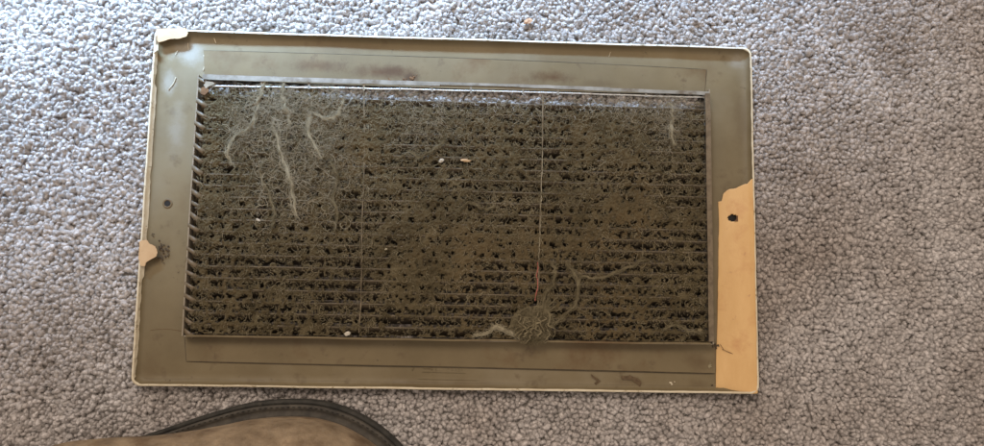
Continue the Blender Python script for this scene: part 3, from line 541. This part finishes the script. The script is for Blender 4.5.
th = a2 + rng.normal(0, .9, m); hp = np.zeros((m, 6, 3)); qq = b.copy()
for k in range(6): hp[:, k] = qq; th = th + rng.normal(0, .6, m); qq = qq + np.column_stack([np.cos(th), np.sin(th), rng.normal(0, .3, m)]) * (.4 + 1.0 * rng.random(m))[:, None]
sk = 15; tt = np.linspace(-1, 1, 22); st_ = np.zeros((sk, 22, 3))
for i in range(sk):
    u0 = -1 + 2 * (i + .5) / sk; hh = 13.5 * rng.uniform(.35, 1.0)
    st_[i, :, 0] = c[0] + 15.5 * u0 + 8 * (vnoise(tt * 3.0 + 20, tt * 0 + i * 7.3, 320) - .5) + rng.normal(0, 1.2) + rng.normal(0, 2.5) * tt; st_[i, :, 1] = c[1] + hh * tt + rng.normal(0, 1) * (13.5 - hh) * .6 + 1.5 * (vnoise(tt * 3 + 20, tt * 0 + i, 321) - .5)
    st_[i, :, 2] = c[2] - 1 + 3.6 * np.sqrt(np.clip(1.15 - .55 * u0 ** 2 - .6 * tt ** 2, 0, 1)) + 3.0 * (vnoise(tt * 3.5 + 20, tt * 0 + i, 322) - .5)
V2 = tubes(st_, (.15 + .62 * vnoise(np.tile(tt * 5 + 20, (sk, 1)), np.arange(sk)[:, None] + 0 * tt[None], 323)), 6)
V, Fq = join_np([V1, V2, tubes(hp, .12 + .14 * rng.random(m), 3)]); clump = link('lint_clump', mesh_np('lint_clump', V, Fq), M_clump, label='ragged wad of olive lint resting on the lower edge of the grille', cat='lint clump')
a = np.linspace(0, 2 * np.pi, 41)[:-1]; rings = []
for r_, z_ in ((.8, -8), (.84, -4), (.76, -2.6), (.5, -1.2), (.25, -.4), (.02, -.3)):
    sq = .95 - .08 * np.cos(4 * a) + .30 * (vnoise(a * 2.5 + 5, a * 0 + r_ * 2, 61) - .5)
    rings.append(np.column_stack([c[0] + 17 * r_ * sq * np.cos(a), c[1] + 15 * r_ * sq * np.sin(a), c[2] + z_ - 2 + 1.6 * (vnoise(a * 4 + 8, a * 0 + r_ * 5, 62) - .5)]))
Vc = np.vstack(rings); k = np.arange(40); Fc = np.vstack([np.stack([j * 40 + k, j * 40 + (k + 1) % 40, (j + 1) * 40 + (k + 1) % 40, (j + 1) * 40 + k], 1) for j in range(5)])
link('core', mesh_np('core', Vc, Fc), M_lint, clump)
# crumbs and thread
def crumb(nm, px, py, sx_, sy_, z, mt, lab, cat='crumb'):
    bm = bmesh.new(); bmesh.ops.create_icosphere(bm, subdivisions=2, radius=1); p = P(px, py, z)
    for v in bm.verts: v.co = Vector((v.co.x * sx_, v.co.y * sy_, v.co.z * min(sx_, sy_) * .8)) * (1 + random.uniform(-.25, .25)) * MM
    me = bpy.data.meshes.new(nm); bm.to_mesh(me); bm.free(); o = link(nm, me, mt, label=lab, cat=cat); o.location = p * MM; o.rotation_euler = (0, 0, random.uniform(-.5, .5))
crumb('crumb', 441.5, 160.5, 2.7, 1.9, 16.5, M_white, 'white crumb on the upper middle slats, right of the left wire')
crumb('crumb', 466, 160.5, 4.8, 1.5, 16.5, M_peachpale, 'flat tan chip beside the white crumb')
crumb('crumb', 258, 220, 2.5, 1.1, 16.5, M_white, 'tiny pale crumb left of the long lint strings')
crumb('crumb', 347.5, 333.5, 3.0, 1.9, 17.5, M_white, 'pale crumb on the bottom edge of the grille')
crumb('crumb', 528, 21.5, 4.6, 2.8, 2.5, M_leaf, 'small orange brown crumb on the carpet above the grille')
crumb('crumb', 386, 249, 1.4, .9, 16, M_pale, 'tiny pale speck in the middle of the lint right of the left wire')
crumb('crumb', 700, 330, 2.2, 1.6, 17, M_clump, 'olive crumb in the lower right corner of the grille')
for nm, pts, mt, lab, rr_ in (('thread', [(542.5, 150), (542, 180), (541, 210), (539.5, 240), (538.5, 262)], M_pale, 'thin whitish thread lying along the right wire', .24),
                              ('thread', [(538, 262), (537.2, 275), (537.4, 286), (535.5, 301)], M_red, 'short red thread below the white one on the right wire', .5)):
    pp = spline([P(*p, 15.6) for p in pts], 60); pp[:, 0] += 1.3 * (vnoise(pp[:, 1] / 4 + 40, pp[:, 1] * 0, 71) - .5); pp[:, 2] += 3.4 * (vnoise(pp[:, 1] / 7 + 40, pp[:, 1] * 0, 72) - .6)
    V, Fq = tubes(pp[None], np.full((1, 60), rr_) * (.35 + .9 * rng.random((1, 60))), 5); link(nm, mesh_np(nm, V, Fq), mt, label=lab, cat='thread')

# ------------------------------------------------------------------ boot
B = bpy.data.objects.new('work_boot', None); COL.objects.link(B); B['label'] = 'tan leather boot with black rubber sole at the lower left, pointing right'; B['category'] = 'boot'
# outline of the sole: the side facing the grille and the far side, toe at +x
def xyz(px, py, z): return P(px, py, z)[:2]
near_side = [xyz(a, b, 12) for a, b in ((60, 462), (110, 446), (160, 430), (205, 415), (250, 403), (290, 399.5), (322, 401.5), (352, 410.5), (378, 425), (396, 440), (408, 454), (418, 470))]
tip = near_side[-1]; far = [(tip[0] + 6, tip[1] - 22), (tip[0] + 2, tip[1] - 44), (tip[0] - 14, tip[1] - 66), (tip[0] - 50, tip[1] - 84), (tip[0] - 100, tip[1] - 88), (tip[0] - 170, tip[1] - 76), (tip[0] - 240, tip[1] - 74), (tip[0] - 300, tip[1] - 74), (tip[0] - 340, tip[1] - 56), (tip[0] - 352, tip[1] - 30), (tip[0] - 352, tip[1] - 4)]
ol = spline([(*p, 0) for p in near_side + far + [near_side[0]]], 161)[:-1, :2]
def inset(o_, d):
    t = np.roll(o_, -1, 0) - np.roll(o_, 1, 0); t /= np.linalg.norm(t, axis=1, keepdims=True); nrm = np.column_stack([-t[:, 1], t[:, 0]])
    cen = o_.mean(0); s = np.sign(((cen - o_) * nrm).sum(1).mean()); return o_ + nrm * s * d
def loft(nm, rings, mt, cap=True):
    n = len(rings[0]); k = np.arange(n); V = np.vstack(rings); Fq = np.vstack([np.stack([j * n + k, j * n + (k + 1) % n, (j + 1) * n + (k + 1) % n, (j + 1) * n + k], 1) for j in range(len(rings) - 1)])
    return link(nm, mesh_np(nm, V, Fq), mt, B)
col3 = lambda o_, z: np.column_stack([o_, np.broadcast_to(z, (len(o_),))])
loft('outsole', [col3(inset(ol, 30), -1), col3(inset(ol, 3), -1), col3(inset(ol, .6), 0), col3(ol, 3), col3(ol, 11), col3(inset(ol, 1.0), 13), col3(inset(ol, 3.2), 13.8), col3(inset(ol, 4), 12.4), col3(inset(ol, 8), 12.4)], M_rubber)
w2 = inset(ol, 4.3)
loft('welt', [col3(w2, 10), col3(w2, 16.5), col3(inset(ol, 4.9), 18), col3(inset(ol, 7.6), 18.6), col3(inset(ol, 8.6), 17.0), col3(inset(ol, 12), 17.2), col3(inset(ol, 13), 18.4), col3(inset(ol, 15), 18.6), col3(inset(ol, 20), 17.0)], M_welt)
# stitches on the welt
st = inset(ol, 6.2); d = np.r_[0, np.cumsum(np.hypot(*np.diff(st, axis=0).T))]; m = int(d[-1] / 5.2); paths = []
for i in range(m):
    a_ = i * 5.2; pa = [np.interp(a_ + t, d, st[:, 0]) for t in (0, 1.2, 2.4, 3.4)]; pb = [np.interp(a_ + t, d, st[:, 1]) for t in (0, 1.2, 2.4, 3.4)]
    paths.append(np.column_stack([pa, pb, [18.1, 18.9, 18.9, 18.1]]))
V, Fq = tubes(np.array(paths), np.full(m, .45), 4); o = link('welt_stitching', mesh_np('welt_stitching', V, Fq), M_rubber, B, kind='stuff')
# upper: rises from the welt, bulging past the sole at the arch
arch = np.exp(-((ol[:, 0] - xyz(75, 430, 10)[0]) / 90) ** 2) * (ol[:, 1] > ol[:, 1].mean())
rings = []
cen = ol.mean(0)
spine = lambda o_: np.column_stack([np.clip(o_[:, 0], ol[:, 0].min() + 45, tip[0] - 48), np.full(len(o_), cen[1] + 2)])
base_ = inset(ol, 15); sp_ = spine(base_)
toe = np.clip((base_[:, 0] - (tip[0] - 170)) / 160, 0, 1)
hgt = 96 - 44 * toe
for t in (0, .08, .2, .34, .48, .62, .74, .84, .92, .97):
    a_ = t * math.pi / 2; k_ = math.cos(a_) ** .75; o_ = sp_ + (base_ - sp_) * (k_ + .10 * math.sin(2 * a_) * 1.0)
    o_ = o_ + np.column_stack([0 * arch, arch * 38 * math.sin(min(1, t * 3.2) * math.pi / 2) * k_])
    zz = 16.5 + hgt * math.sin(a_) ** .9 + 1.6 * (vnoise(o_[:, 0] / 14 + 60, o_[:, 1] / 14 + 60, 81) - .5) * 2
    rings.append(col3(o_, zz))
loft('upper', rings, M_leather)
a = np.linspace(0, 2 * np.pi, 49)[:-1]; sx0 = ol[:, 0].min() + 62; rr_ = []
for z_, rx_, ry_ in ((60, 58, 40), (90, 54, 40), (120, 50, 40), (140, 50, 41), (141, 46, 37), (100, 46, 36)):
    rr_.append(np.column_stack([sx0 + rx_ * np.cos(a), cen[1] - 8 + ry_ * np.sin(a), a * 0 + z_]))
loft('shaft', rr_, M_leather)
